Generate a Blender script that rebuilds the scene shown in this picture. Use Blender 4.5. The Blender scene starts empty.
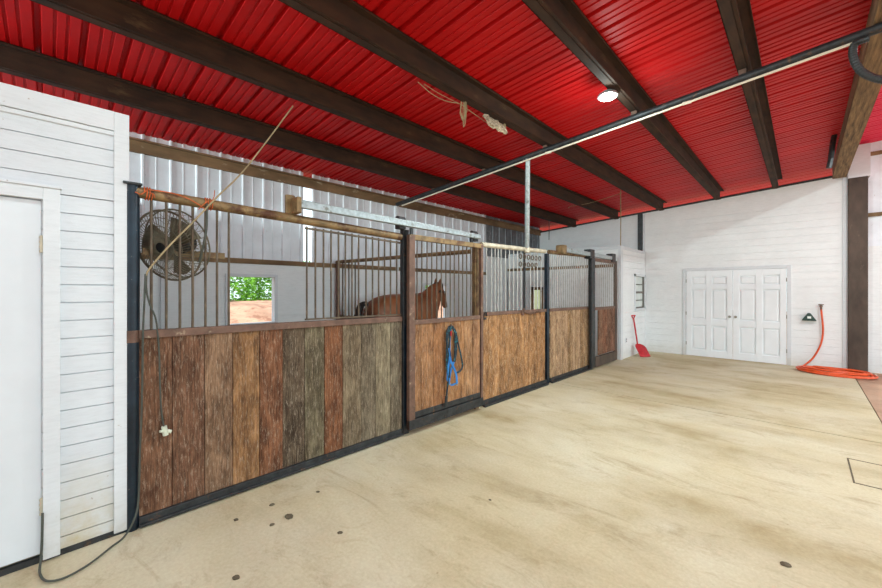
import bpy, bmesh, math, random
from mathutils import Vector, Matrix
random.seed(7)
C = bpy.context.scene.collection
PI = math.pi
# ---------------------------------------------------------------- camera, sky, sun, exposure
F = 376.0; V0 = 290.0; A = math.atan(362/376.0); H = 1.6
cam = bpy.data.objects.new('camera', bpy.data.cameras.new('camera')); C.objects.link(cam)
cam.location = (0, 0, H); cam.rotation_euler = (PI/2, 0, A)
cam.data.sensor_width = 36; cam.data.lens = F/882*36; cam.data.shift_y = -4/882; cam.data.clip_start = .05
bpy.context.scene.camera = cam
vs = bpy.context.scene.view_settings
vs.view_transform = 'Standard'; vs.look = 'None'; vs.gamma = 1; vs.use_curve_mapping = False; vs.exposure = 0.12
world = bpy.data.worlds.new('sky'); bpy.context.scene.world = world; world.use_nodes = True
bgn = world.node_tree.nodes['Background']; bgn.inputs[0].default_value = (.80, .95, 1, 1); bgn.inputs[1].default_value = 1.7
sun = bpy.data.objects.new('sun', bpy.data.lights.new('sun', 'SUN')); C.objects.link(sun)
sun.data.energy = 2.6; sun.data.angle = .03; sun.data.color = (1, .98, .94); sun.rotation_euler = (math.radians(-12), math.radians(40), 0)
def area(name, loc, rot, sx, sy, e, col=(1, 1, 1)):
    l = bpy.data.lights.new(name, 'AREA'); l.shape = 'RECTANGLE'; l.size = sx; l.size_y = sy; l.energy = e; l.color = col
    o = bpy.data.objects.new(name, l); C.objects.link(o); o.location = loc; o.rotation_euler = rot; return o
# side and end lamps: daylight entering through the wide open side of the barn and its open near end
area('open_side_daylight', (4.7, 6.0, 1.9), (0, PI/2, 0), 3.4, 10, 62, (.84, 1, .98))
area('open_end_daylight', (-1.2, -5.8, 1.9), (PI/2, 0, 0), 5.5, 3.2, 22, (.84, 1, .98))
area('stall_fill_light', (-4.65, -5.3, 3.08), (PI/2, 0, 0), 2.6, .55, 480, (.84, 1, .98))  # added fill lamp that brightens the stalls and back wall
# ---------------------------------------------------------------- helpers
def ray(u, v):
    l = (u-441)/F
    return Vector((-math.sin(A)+l*math.cos(A), math.cos(A)+l*math.sin(A), (V0-v)/F))
def px(u, v, x=None, y=None, z=None):
    d = ray(u, v); t = x/d.x if x is not None else y/d.y if y is not None else (z-H)/d.z
    return Vector((0, 0, H)) + d*t
def srgb(r, g, b):
    return tuple(((c/255)/12.92 if c/255 <= .04045 else ((c/255+.055)/1.055)**2.4) for c in (r, g, b)) + (1,)
def link(o, parent=None):
    C.objects.link(o)
    if parent: o.parent = parent
    return o
def thing(name, label, cat, loc=(0, 0, 0), rz=0, group=None):
    o = bpy.data.objects.new(name, None); o.empty_display_size = .1; C.objects.link(o)
    o.location = loc; o.rotation_euler = (0, 0, rz); tag(o, label, cat, group); return o
def tag(o, label=None, cat=None, group=None, kind=None):
    if label: o['label'] = label
    if cat: o['category'] = cat
    if group: o['group'] = group
    if kind: o['kind'] = kind
    return o
class MB:
    def __init__(s): s.v = []; s.f = []
    def box(s, x0, x1, y0, y1, z0, z1):
        n = len(s.v)
        s.v += [(x, y, z) for z in (z0, z1) for y in (y0, y1) for x in (x0, x1)]
        s.f += [tuple(n+i for i in q) for q in ((0, 2, 3, 1), (4, 5, 7, 6), (0, 1, 5, 4), (2, 6, 7, 3), (0, 4, 6, 2), (1, 3, 7, 5))]
        return s
    def hexa(s, pts):                      # 8 points ordered as box
        n = len(s.v); s.v += [tuple(p) for p in pts]
        s.f += [tuple(n+i for i in q) for q in ((0, 2, 3, 1), (4, 5, 7, 6), (0, 1, 5, 4), (2, 6, 7, 3), (0, 4, 6, 2), (1, 3, 7, 5))]
        return s
    def bar(s, a, b, w, h=None, up=(0, 0, 1)):
        a = Vector(a); b = Vector(b); d = (b-a).normalized(); h = h or w
        u = Vector(up)
        if abs(d.dot(u)) > .98: u = Vector((0, 1, 0))
        r = d.cross(u).normalized(); u = r.cross(d)
        return s.hexa([p + r*(w/2*i) + u*(h/2*j) for j in (-1, 1) for p in (a, b) for i in (-1, 1)])
    def tube(s, pts, r, n=8, caps=True):
        pts = [Vector(p) for p in pts]; rs = r if isinstance(r, (list, tuple)) else [r]*len(pts)
        base = len(s.v); prev = None
        for i, p in enumerate(pts):
            d = (pts[min(i+1, len(pts)-1)]-pts[max(i-1, 0)]).normalized()
            if prev is None:
                a = Vector((0, 0, 1)) if abs(d.z) < .9 else Vector((1, 0, 0)); a = d.cross(a).normalized()
            else:
                a = (prev - d*prev.dot(d)).normalized()
            prev = a; b = d.cross(a)
            for k in range(n):
                t = 2*PI*k/n; s.v.append(tuple(p + (a*math.cos(t)+b*math.sin(t))*rs[i]))
        for i in range(len(pts)-1):
            for k in range(n):
                s.f.append((base+i*n+k, base+i*n+(k+1) % n, base+(i+1)*n+(k+1) % n, base+(i+1)*n+k))
        if caps:
            s.f.append(tuple(base+k for k in range(n-1, -1, -1))); s.f.append(tuple(base+(len(pts)-1)*n+k for k in range(n)))
        return s
    def lathe(s, prof, n=20, mat=None):     # prof: (r, z)
        base = len(s.v); mat = mat or Matrix()
        for r, z in prof:
            for k in range(n):
                t = 2*PI*k/n; s.v.append(tuple(mat @ Vector((r*math.cos(t), r*math.sin(t), z))))
        for i in range(len(prof)-1):
            for k in range(n):
                s.f.append((base+i*n+k, base+i*n+(k+1) % n, base+(i+1)*n+(k+1) % n, base+(i+1)*n+k))
        s.f.append(tuple(base+k for k in range(n-1, -1, -1))); s.f.append(tuple(base+(len(prof)-1)*n+k for k in range(n)))
        return s
    def prism(s, poly, x0, x1, ax='x'):     # poly in the other two axes
        n = len(s.v); m = len(poly)
        for x in (x0, x1):
            for p in poly:
                s.v.append((x, p[0], p[1]) if ax == 'x' else (p[0], x, p[1]) if ax == 'y' else (p[0], p[1], x))
        s.f.append(tuple(range(n+m-1, n-1, -1))); s.f.append(tuple(range(n+m, n+2*m)))
        for i in range(m):
            j = (i+1) % m; s.f.append((n+i, n+j, n+m+j, n+m+i))
        return s
    def build(s, name, mat, parent=None, bevel=0, smooth=False, color=None, loc=None):
        me = bpy.data.meshes.new(name); me.from_pydata(s.v, [], s.f); me.update()
        bm = bmesh.new(); bm.from_mesh(me); bmesh.ops.recalc_face_normals(bm, faces=bm.faces); bm.to_mesh(me); bm.free()
        me.materials.append(mat); o = bpy.data.objects.new(name, me); link(o, parent)
        if loc: o.location = loc
        if smooth:
            for p in me.polygons: p.use_smooth = True
            if hasattr(me, 'set_sharp_from_angle'): me.set_sharp_from_angle(angle=math.radians(40))
        if bevel:
            m = o.modifiers.new('bevel', 'BEVEL'); m.width = bevel; m.segments = 2; m.limit_method = 'ANGLE'
        if color: o.color = color
        return o
def struct(mb, name, mat, parent=None, **k):
    o = mb.build(name, mat, parent, **k)
    if not parent: o['kind'] = 'structure'
    return o
def center(o, xy=None):
    """move a top-level mesh object's origin to its base"""
    me = o.data; xs = [v.co for v in me.vertices]
    c = Vector(((min(v.x for v in xs)+max(v.x for v in xs))/2, (min(v.y for v in xs)+max(v.y for v in xs))/2, min(v.z for v in xs)))
    me.transform(Matrix.Translation(-c)); o.location = c; return o
# ---------------------------------------------------------------- materials
def newmat(name, rough=.7, metal=0, spec=.5):
    m = bpy.data.materials.new(name); m.use_nodes = True; nt = m.node_tree; b = nt.nodes['Principled BSDF']
    b.inputs['Roughness'].default_value = rough; b.inputs['Metallic'].default_value = metal
    b.inputs['Specular IOR Level'].default_value = spec
    return m, nt, b
def nd(nt, t, **k):
    n = nt.nodes.new(t)
    for a, v in k.items(): setattr(n, a, v)
    return n
def coords(nt, scale=(1, 1, 1), rnd=False, kind='Object'):
    tc = nd(nt, 'ShaderNodeTexCoord'); mp = nd(nt, 'ShaderNodeMapping'); mp.inputs['Scale'].default_value = scale
    nt.links.new(tc.outputs[kind], mp.inputs['Vector'])
    if rnd:
        oi = nd(nt, 'ShaderNodeObjectInfo'); mu = nd(nt, 'ShaderNodeMath', operation='MULTIPLY'); mu.inputs[1].default_value = 37
        nt.links.new(oi.outputs['Random'], mu.inputs[0])
        nt.links.new(mu.outputs[0], mp.inputs['Location'])
    return mp.outputs[0]
def noise(nt, vec, scale, detail=6, rough=.6, lo=.35, hi=.65, dist=0):
    n = nd(nt, 'ShaderNodeTexNoise'); n.inputs['Scale'].default_value = scale; n.inputs['Detail'].default_value = detail
    n.inputs['Roughness'].default_value = rough; n.inputs['Distortion'].default_value = dist
    nt.links.new(vec, n.inputs['Vector'])
    r = nd(nt, 'ShaderNodeMapRange'); r.inputs[1].default_value = lo; r.inputs[2].default_value = hi
    nt.links.new(n.outputs['Fac'], r.inputs[0]); return r.outputs[0]
def mix(nt, fac, a, b, mode='MIX'):
    m = nd(nt, 'ShaderNodeMix', data_type='RGBA', blend_type=mode)
    for s, v in ((0, fac), (6, a), (7, b)):
        if hasattr(v, 'node'): nt.links.new(v, m.inputs[s])
        else: m.inputs[s].default_value = v
    return m.outputs[2]
def mul(nt, a, k):
    m = nd(nt, 'ShaderNodeMath', operation='MULTIPLY')
    nt.links.new(a, m.inputs[0])
    if hasattr(k, 'node'): nt.links.new(k, m.inputs[1])
    else: m.inputs[1].default_value = k
    return m.outputs[0]
def bump(nt, b, h, s=.3, d=.01):
    n = nd(nt, 'ShaderNodeBump'); n.inputs['Strength'].default_value = s; n.inputs['Distance'].default_value = d
    nt.links.new(h, n.inputs['Height']); nt.links.new(n.outputs[0], b.inputs['Normal'])
def plain(name, col, rough=.7, metal=0, var=.25, scale=12, spots=None, sp=(.6, .68), spscale=18, stretch=(1, 1, 1), bs=.15):
    m, nt, b = newmat(name, rough, metal); v = coords(nt, stretch)
    n1 = noise(nt, v, scale)
    dark = tuple(c*(1-var) for c in col[:3])+(1,); lite = tuple(min(1, c*(1+var*.6)) for c in col[:3])+(1,)
    c = mix(nt, n1, dark, lite)
    if spots: c = mix(nt, noise(nt, v, spscale, 8, .7, sp[0], sp[1]), c, spots)
    nt.links.new(c, b.inputs['Base Color'])
    if bs: bump(nt, b, n1, bs, .004)
    return m
def wood(name, tintlo=.36, tinthi=1.2, pale=(.55, .45, .34, 1), pl=(.52, .74)):
    m, nt, b = newmat(name, .8, 0, .25)
    oi = nd(nt, 'ShaderNodeObjectInfo')
    v = coords(nt, (1, 14, .9), True); v2 = coords(nt, (1, 3, 1.1), True); v3 = coords(nt, (1, 9, 1.6), True)
    g = noise(nt, v, 6, 12, .8, .38, .62, .5)
    g2 = noise(nt, v2, 3.2, 8, .65, .35, .66, .6)
    lo = mix(nt, 1.0, oi.outputs['Color'], (tintlo, tintlo*.93, tintlo*.85, 1), 'MULTIPLY')
    hi = mix(nt, 1.0, oi.outputs['Color'], (tinthi, tinthi, tinthi, 1), 'MULTIPLY')
    c = mix(nt, g, lo, hi)
    lo2 = mix(nt, 1.0, c, (.36, .32, .30, 1), 'MULTIPLY'); c = mix(nt, g2, lo2, c)
    s = noise(nt, v3, 9, 12, .82, pl[0], pl[1], .3)
    c = mix(nt, mul(nt, s, .8), c, pale)
    c = mix(nt, 1.0, c, (1.2, 1.2, 1.2, 1), 'MULTIPLY'); nt.links.new(c, b.inputs['Base Color']); bump(nt, b, g, .5, .006); return m
def whitewall(name, base, dirt, top=.55, amt=.8, tint2=None):
    m, nt, b = newmat(name, .6, 0, .3)
    geo = nd(nt, 'ShaderNodeNewGeometry'); sx = nd(nt, 'ShaderNodeSeparateXYZ'); nt.links.new(geo.outputs['Position'], sx.inputs[0])
    v = coords(nt, (1, 1, 1)); n1 = noise(nt, v, 3, 6, .6, .3, .7); n2 = noise(nt, coords(nt, (1, 1, 6)), 9, 8, .7, .45, .7)
    c = mix(nt, n1, tuple(x*.93 for x in base[:3])+(1,), base)
    c = mix(nt, mul(nt, n2, .22), c, tint2 or tuple(x*.6 for x in base[:3])+(1,))
    r = nd(nt, 'ShaderNodeMapRange'); r.inputs[1].default_value = top; r.inputs[2].default_value = 0
    nt.links.new(sx.outputs[2], r.inputs[0])
    n3 = noise(nt, v, 5, 8, .7, .25, .75)
    c = mix(nt, mul(nt, mul(nt, r.outputs[0], n3), amt), c, dirt)
    s = noise(nt, v, 26, 6, .6, .7, .73); c = mix(nt, mul(nt, s, .6), c, srgb(150, 130, 110))
    nt.links.new(c, b.inputs['Base Color']); bump(nt, b, n2, .15, .003); return m
M = {}
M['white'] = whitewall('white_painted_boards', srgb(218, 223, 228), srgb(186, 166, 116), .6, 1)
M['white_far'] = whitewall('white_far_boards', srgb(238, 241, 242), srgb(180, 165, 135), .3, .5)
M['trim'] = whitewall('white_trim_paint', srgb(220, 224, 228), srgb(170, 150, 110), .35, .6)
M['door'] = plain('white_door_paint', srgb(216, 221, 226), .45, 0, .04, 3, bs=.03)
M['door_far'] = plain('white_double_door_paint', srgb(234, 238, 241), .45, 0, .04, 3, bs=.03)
M['metalwall'] = plain('white_metal_sheet', srgb(230, 235, 242), .4, 0, .08, 4, srgb(170, 160, 150), (.66, .7), bs=.05)
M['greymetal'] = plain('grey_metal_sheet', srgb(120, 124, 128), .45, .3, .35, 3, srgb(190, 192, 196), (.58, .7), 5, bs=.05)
M['groove'] = plain('dark_groove', srgb(120, 118, 112), .9, 0, .1)
M['steel_dark'] = plain('dark_steel', srgb(58, 60, 62), .5, .5, .4, 14, srgb(110, 82, 60), (.58, .68), 12)
M['steel_brown'] = plain('rusty_brown_steel', srgb(112, 84, 70), .6, .2, .35, 10, srgb(170, 150, 125), (.6, .7), 15)
M['steel_cream'] = plain('cream_dusty_steel', srgb(205, 195, 172), .6, .1, .25, 10, srgb(120, 90, 60), (.64, .7), 9)
M['rail_rust'] = plain('rusty_pipe_rail', srgb(140, 115, 78), .6, .2, .4, 8, srgb(84, 52, 34), (.5, .62), 6)
M['blue'] = plain('dark_blue_pipe', srgb(26, 40, 52), .35, .3, .4, 10, srgb(130, 120, 110), (.64, .7), 20)
M['bar'] = plain('bar_steel', srgb(98, 84, 68), .55, .4, .35, 9, srgb(150, 135, 110), (.6, .7))
M['bar_light'] = plain('pale_bar_steel', srgb(192, 190, 184), .5, .3, .3, 9, srgb(110, 90, 70), (.62, .7))
M['galv'] = plain('galvanised_steel', srgb(170, 180, 182), .35, .5, .22, 30, srgb(120, 120, 112), (.56, .66), 14)
M['purlin'] = plain('dusty_brown_purlin', srgb(58, 37, 21), .9, 0, .5, 9, srgb(104, 82, 54), (.62, .78), 5, (1, .3, 1))
M['wood'] = wood('weathered_plank')
M['wood_light'] = wood('pale_scuffed_plank', .45, 1.2, srgb(222, 200, 168), (.52, .66))
M['boardwood'] = plain('dusty_brown_board', srgb(130, 104, 74), .85, 0, .4, 5, srgb(190, 175, 150), (.6, .7), 9, (1, .3, 1))
M['rot'] = plain('rotten_layered_wood', srgb(128, 104, 72), .95, 0, .6, 9, srgb(64, 48, 36), (.5, .75), 7, (4, .25, 4), .6)
M['postwood'] = plain('dark_brown_post', srgb(78, 64, 54), .7, 0, .4, 5, srgb(120, 104, 90), (.62, .7), 6, (1, 1, .4))
M['black'] = plain('black_rubber', srgb(36, 38, 38), .5, 0, .3)
M['fanmetal'] = plain('dusty_fan_metal', srgb(120, 112, 94), .7, .1, .4, 8, srgb(150, 140, 115), (.55, .7))
M['cord'] = plain('grey_green_cord', srgb(70, 74, 66), .6)
M['cordtan'] = plain('tan_cord', srgb(165, 148, 112), .7)
M['orange'] = plain('orange_hose', srgb(222, 84, 34), .4, 0, .2)
M['twine'] = plain('orange_twine', srgb(210, 100, 50), .8)
M['red'] = plain('red_plastic', srgb(186, 24, 36), .45, 0, .2)
M['bluewebbing'] = plain('bright_blue_webbing', srgb(38, 120, 190), .7, 0, .2)
M['darkrope'] = plain('dark_teal_rope', srgb(36, 52, 62), .85, 0, .5, 40, srgb(40, 130, 140), (.55, .65), 30)
M['chrome'] = plain('brushed_nickel', srgb(150, 145, 135), .3, .9, .1)
M['plug'] = plain('pale_green_plug', srgb(205, 210, 190), .5)
M['nest'] = plain('dusty_paper_wad', srgb(190, 176, 150), .95, 0, .5, 30, srgb(110, 95, 75), (.52, .62), 40, bs=.6)
M['conduit'] = plain('cream_conduit', srgb(226, 216, 196), .5, 0, .08)
M['stone'] = plain('dark_grit', srgb(96, 86, 68), .9)
M['green'] = plain('dark_green_bracket', srgb(36, 66, 58), .5)
M['hoof'] = plain('hoof', srgb(50, 42, 38), .6)
M['mane'] = plain('black_horse_hair', srgb(26, 20, 20), .6, 0, .4, 40, stretch=(1, 1, .3))
# red roof
def redroof(name, col, col2, wear=.5):
    m, nt, b = newmat(name, .5, 0, .3)
    v = coords(nt, (.6, 1, 1)); c = mix(nt, noise(nt, v, 1.6, 4, .6, .3, .7), col, col2)
    c = mix(nt, mul(nt, noise(nt, coords(nt, (.8, 14, 1)), 2.3, 8, .7, .64, .74), wear), c, srgb(226, 110, 80))
    nt.links.new(c, b.inputs['Base Color']); return m
M['roof'] = redroof('red_roof_sheet', srgb(182, 8, 14), srgb(208, 14, 18))
M['roof_lit'] = redroof('lit_red_roof_sheet', srgb(222, 30, 70), srgb(236, 44, 84), .2)  # same red sheet, daylight on it painted as a pinker red
# concrete
def concrete(name, base, dark, pale, stain):
    m, nt, b = newmat(name, .8, 0, .3)
    v = coords(nt, (1, 1, 1)); vs_ = coords(nt, (.45, 1.6, 1))
    n1 = noise(nt, vs_, 1.1, 8, .62, .36, .64, .5); n2 = noise(nt, v, 3.2, 10, .7, .35, .68); n3 = noise(nt, vs_, 2.3, 10, .7, .56, .7, .8)
    n4 = noise(nt, v, .7, 5, .55, .4, .68, .3); n5 = noise(nt, v, 45, 5, .7, .3, .7); n6 = noise(nt, v, 9, 6, .7, .68, .73)
    c = mix(nt, n1, dark, base); c = mix(nt, mul(nt, n4, .75), c, pale); n7 = noise(nt, coords(nt, (.8, 1.3, 1)), 2.6, 12, .78, .53, .66, 1.2); c = mix(nt, mul(nt, n3, .6), c, stain); c = mix(nt, mul(nt, n7, .38), c, stain)
    c = mix(nt, mul(nt, n2, .35), c, tuple(min(1, x*1.12) for x in base[:3])+(1,))
    c = mix(nt, .3, c, mix(nt, n5, (.4, .38, .34, 1), (.75, .75, .75, 1)), 'OVERLAY')
    c = mix(nt, mul(nt, n6, .7), c, stain)
    nt.links.new(c, b.inputs['Base Color']); bump(nt, b, n2, .25, .012); return m
M['floor'] = concrete('stained_concrete', srgb(192, 180, 148), srgb(158, 142, 106), srgb(208, 202, 182), srgb(128, 108, 72))
M['floor2'] = concrete('reddish_dirt_floor', srgb(172, 140, 116), srgb(140, 112, 92), srgb(190, 162, 140), srgb(110, 86, 70))
M['stallfloor'] = plain('stall_bedding', srgb(130, 108, 82), .95, 0, .3, 6)
M['dirt'] = plain('red_clay_dirt', srgb(196, 150, 124), .95, 0, .3, 1.2, srgb(150, 104, 82), (.5, .62), 2.5, bs=.5)
# ---------------------------------------------------------------- setting
XB, YF, XBOX = -6.1, 10.9, -3.0
XL, YN = -3.23, -5.5
R0, RS = 3.39, .07                                         # underside of purlins at XB, slope of the roof
def zr(x): return R0 + RS*(x-XB)
# floor slabs with a groove between them
JY = 6.02
mb = MB(); mb.box(-3.2, .68, YN, JY-.012, -.12, 0); mb.box(-3.2, .68, JY+.012, YF, -.12, 0); 
mb.box(XB, -3.2, YN, YF, -.12, 0)
struct(mb, 'floor', M['floor'])
struct(MB().box(-3.2, .68, JY-.012, JY+.012, -.12, -.03), 'trim_10', M['stone'])
mb = MB(); mb.box(.7, 4.6, YN, 11.2, -.14, -.02)
struct(mb, 'floor_side_bay', M['floor2'])
mb = MB(); mb.box(.68, .70, YN, YF, -.14, -.03); struct(mb, 'trim_1', M['stone'])
# ground outside with a clay berm
bm = bmesh.new(); N = 70
vv = {}
import mathutils.noise as mn
for i in range(N+1):
    for j in range(N+1):
        x = -46+ 72*i/N; y = -22+64*j/N
        z = -.16
        dd = max(0, min(1, (-10.5-x)/5)); z += dd*dd*(3-2*dd)*1.25*(1 if x > -22 else max(.3, 1-(-22-x)*.05))
        if x < -10: z += .12*mn.noise(Vector((x*.8, y*.8, 0))) + .05*mn.noise(Vector((x*2.7, y*2.7, 3)))
        vv[i, j] = bm.verts.new((x, y, z))
for i in range(N):
    for j in range(N): bm.faces.new((vv[i, j], vv[i+1, j], vv[i+1, j+1], vv[i, j+1]))
me = bpy.data.meshes.new('ground'); bm.to_mesh(me); bm.free(); me.materials.append(M['dirt'])
g = bpy.data.objects.new('ground', me); C.objects.link(g); g['kind'] = 'structure'

# roof sheet, ribbed, ribs run up the slope
def ribbed(name, x0, x1, y0, y1, z0, slope, mat, pitch=.30):
    prof = []; y = y0
    while y < y1:
        for dy, dz in ((0, 0), (.014, .036), (.044, .036), (.058, 0), (.125, 0), (.131, .010), (.147, .010), (.153, 0), (.205, 0), (.211, .010), (.227, .010), (.233, 0)):
            prof.append((y+dy*pitch/.3, dz))
        y += pitch
    mb_ = MB(); n = len(prof)
    for x in (x0, x1):
        for (yy, dz) in prof: mb_.v.append((x, yy, z0+slope*(x-x0)+dz))
    for i in range(n-1): mb_.f.append((i, i+1, n+i+1, n+i))
    o = struct(mb_, name, mat); s = o.modifiers.new('thick', 'SOLIDIFY'); s.thickness = .004; s.offset = 1
    return o
ribbed('ceiling', XB-.35, .62, YN, YF+1.3, zr(XB-.35)+.2, RS, M['roof'], .27)
ribbed('ceiling_side_bay', .45, 4.9, YN, YF+.4, 4.42, RS, M['roof_lit'], .27)
PX = [-4.87, -3.67, -2.56, -1.385, -.375]
PL = ['dusty brown roof beam nearest the stall back wall', 'dusty brown roof beam, second from the stall back wall, above the stalls',
      'dusty brown roof beam with pale paper wad and string hanging on it', 'dusty brown roof beam carrying the round lit lamp',
      'dusty brown roof beam closest to the open right side, over the double doors']
for x, l in zip(PX, PL):
    z = zr(x); mb = MB()
    z2 = z+.2
    mb.box(x-.10, x-.02, YN, YF, z, z+.006); mb.box(x-.024, x-.018, YN, YF, z, z2); mb.box(x-.02, x+.06, YN, YF, z2-.008, z2-.002)
    mb.box(x-.10, x-.094, YN, YF, z, z+.02); mb.box(x+.054, x+.06, YN, YF, z2-.024, z2-.004)
    mb.box(x-.018, x+.006, YN, YF, z+.006, z+.02)
    o = center(mb.build('roof_beam', M['purlin'])); tag(o, l, 'beam', 'roof beams')
# bolt ends along the top flange are part of the sheet edge

def siding(mb_, axis, face, out, a0, a1, z0, z1, h, holes=(), gap=.005, depth=.014, zoff=0):
    """rows of boards on the plane axis=face, standing out toward sign(out)"""
    zs = set([z0, z1]); k = math.floor((z0-zoff)/h)
    while zoff+k*h < z1:
        if zoff+k*h > z0: zs.add(round(zoff+k*h, 5))
        k += 1
    rows = set(zs)
    for hs in holes:
        for zz in hs[2:4]:
            if z0 < zz < z1: zs.add(zz)
    zs = sorted(zs)
    for za, zb in zip(zs, zs[1:]):
        if zb-za < .004: continue
        segs = [(a0, a1)]
        for (b0, b1, c0, c1) in holes:
            if c0 < (za+zb)/2 < c1:
                ns = []
                for s0, s1 in segs:
                    if b1 <= s0 or b0 >= s1: ns.append((s0, s1)); continue
                    if b0 > s0: ns.append((s0, b0))
                    if b1 < s1: ns.append((b1, s1))
                segs = ns
        g_ = gap if zb in rows and zb < z1 else 0
        for s0, s1 in segs:
            f0, f1 = sorted((face, face+out*depth))
            b0_, b1_ = sorted((face-out*.06, face))
            if axis == 'x': mb_.box(f0, f1, s0, s1, za, zb-g_); mb_.box(b0_, b1_, s0, s1, za, zb)
            else: mb_.box(s0, s1, f0, f1, za, zb-g_); mb_.box(s0, s1, b0_, b1_, za, zb)
    return mb_
# near left box room: wall with a plain door
DY0, DY1, DZ0, DZ1 = -.95, -.037, .05, 2.125
mb = MB(); siding(mb, 'x', XL-.014, 1, YN, .36, .02, 2.74, .109, [(DY0, DY1+.0, 0, DZ1+.05)], .006)
mb.box(XB, XL-.08, .24, .30, 0, 2.7); mb.box(XB, XL-.01, YN, .30, 2.66, 2.74)
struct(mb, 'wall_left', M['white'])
mb = MB(); mb.box(XL, XL+.02, .285, .362, .02, 2.755); mb.box(XL-.05, XL, .345, .362, .0, 2.755)
mb.box(XL, XL+.022, YN, .285, 2.63, 2.755); mb.box(XL+.0, XL+.012, YN, .285, 2.60, 2.628)
struct(mb, 'trim_2', M['trim'], bevel=.003)
mb = MB(); mb.box(XL-.02, XL+.006, YN, .36, 0, .035); struct(mb, 'baseboard_left', M['steel_dark'])
d = MB().box(XL-.035, XL+.002, DY0, DY1, DZ0, DZ1).build('door_1', M['door'], bevel=.003); d['kind'] = 'structure'
mb = MB(); mb.box(XL-.01, XL+.035, DY1+.006, DY1+.078, .02, 2.20); mb.box(XL-.01, XL+.035, DY0-.08, DY0-.006, .02, 2.2); mb.box(XL-.01, XL+.035, DY0-.006, DY1+.006, 2.13, 2.2)
mb.box(XL-.01, XL+.045, DY0-.09, DY1+.085, 2.2, 2.215)
mb.build('door_frame', M['trim'], d, bevel=.003)
for z in (1.87, .33):
    mb = MB(); mb.tube([(XL+.012, DY1+.002, z-.05), (XL+.012, DY1+.002, z+.05)], .008, 10); mb.box(XL+.002, XL+.008, DY1-.006, DY1+.006, z-.045, z+.045)
    for k in range(4): mb.tube([(XL+.012, DY1+.002, z-.05+k*.028), (XL+.012, DY1+.002, z-.038+k*.028)], .0105, 10)
    mb.build('hinge', M['steel_cream'], d)
# back wall
W1 = (1.80, 2.50, 1.08, 1.81); W2 = (5.78, 6.52, .93, 1.72)
mb = MB(); siding(mb, 'x', XB, 1, YN, YF, 0, 2.0, .2, [W1, W2], .007, .014)
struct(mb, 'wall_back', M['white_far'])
def vpanel(name, y0, y1, z0, z1, mat, pitch=.3):
    mb_ = MB(); y = y0; pr = []
    while y < y1-.01:
        for dy, dx in ((0, 0), (.01, .02), (.03, .02), (.04, 0), (.15, 0), (.155, .005), (.165, .005), (.17, 0)):
            if y+dy <= y1: pr.append((y+dy, dx))
        y += pitch
    pr.append((y1, 0)); n = len(pr)
    for z in (z0, z1):
        for (yy, dx) in pr: mb_.v.append((XB+dx, yy, z))
    for i in range(n-1): mb_.f.append((i, i+1, n+i+1, n+i))
    o = struct(mb_, name, mat); s = o.modifiers.new('thick', 'SOLIDIFY'); s.thickness = .004; return o
vpanel('wall_back_upper', YN, 2.97, 2.0, 3.6, M['metalwall'])
vpanel('wall_back_upper_middle', 3.13, 8.05, 2.0, 3.6, M['metalwall'])
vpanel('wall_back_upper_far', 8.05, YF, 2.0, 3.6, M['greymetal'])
mb = MB(); mb.box(XB+.02, XB+.04, 8.05, YF, 1.98, 2.5); struct(mb, 'wall_back_patch', M['white_far'])
mb = MB(); mb.box(XB, XB+.05, YN, YF, 3.34, 3.5); mb.box(XB+.0, XB+.1, YN, YF, 3.48, 3.5); mb.box(XB+.0, XB+.035, YN, 8.2, 2.0, 2.075)
struct(mb, 'trim_3', M['boardwood'])
mb = MB(); mb.box(XB+.015, XB+.05, 4.95, 5.02, 2.0, 3.34); mb.box(XB+.015, XB+.05, 1.0, 1.05, 0, 2.0); struct(mb, 'trim_4', M['trim'])
def opening(n, W, mat):
    y0, y1, z0, z1 = W; mb_ = MB()
    for a in ((y0-.03, y0+.02, z0-.03, z1+.03), (y1-.02, y1+.03, z0-.03, z1+.03), (y0, y1, z0-.04, z0+.015), (y0, y1, z1-.01, z1+.035)):
        mb_.box(XB-.09, XB+.035, *a)
    mb_.box(XB-.07, XB-.05, y0, y1, (z0+z1)/2-.0, (z0+z1)/2+.0001) if False else None
    o = struct(mb_, 'window_%d' % n, mat, bevel=.003); return o
opening(1, W1, M['trim']); opening(2, W2, M['trim'])
# far wall with the double doors
def fz(x): return 3.872 + .0655*(x-.64)
D0, D1, DT = -2.075, -.25, 2.06
mb = MB()
siding(mb, 'y', YF, -1, XBOX-.05, .64, 0, 2.2, .152, [(D0, D1, -.1, DT)], .004, .012)
siding(mb, 'y', YF, -1, XB, XBOX-.05, 2.4, 3.2, .152, [], .004, .012)
siding(mb, 'y', YF, -1, XBOX-.05, .64, 2.2, 3.40, .152, [], .004, .012)
def wedge(mb_, x0, x1, y0, y1, z0, f):
    mb_.hexa([(x0, y0, z0), (x1, y0, z0), (x0, y1, z0), (x1, y1, z0), (x0, y0, f(x0)), (x1, y0, f(x1)), (x0, y1, f(x0)), (x1, y1, f(x1))])
wedge(mb, XBOX-.05, .64, YF-.012, YF+.06, 3.40, fz); wedge(mb, XB, XBOX-.05, YF-.012, YF+.06, 3.2, lambda x: max(3.21, fz(x)))
mb.box(XB, XBOX-.05, YF, YF+.06, 0, 2.4)
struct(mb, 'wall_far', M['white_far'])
mb = MB()
def slopebar(mb_, x0, x1, y0, y1, f, lo, hi):
    mb_.hexa([(x0, y0, f(x0)+lo), (x1, y0, f(x1)+lo), (x0, y1, f(x0)+lo), (x1, y1, f(x1)+lo), (x0, y0, f(x0)+hi), (x1, y0, f(x1)+hi), (x0, y1, f(x0)+hi), (x1, y1, f(x1)+hi)])
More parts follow.
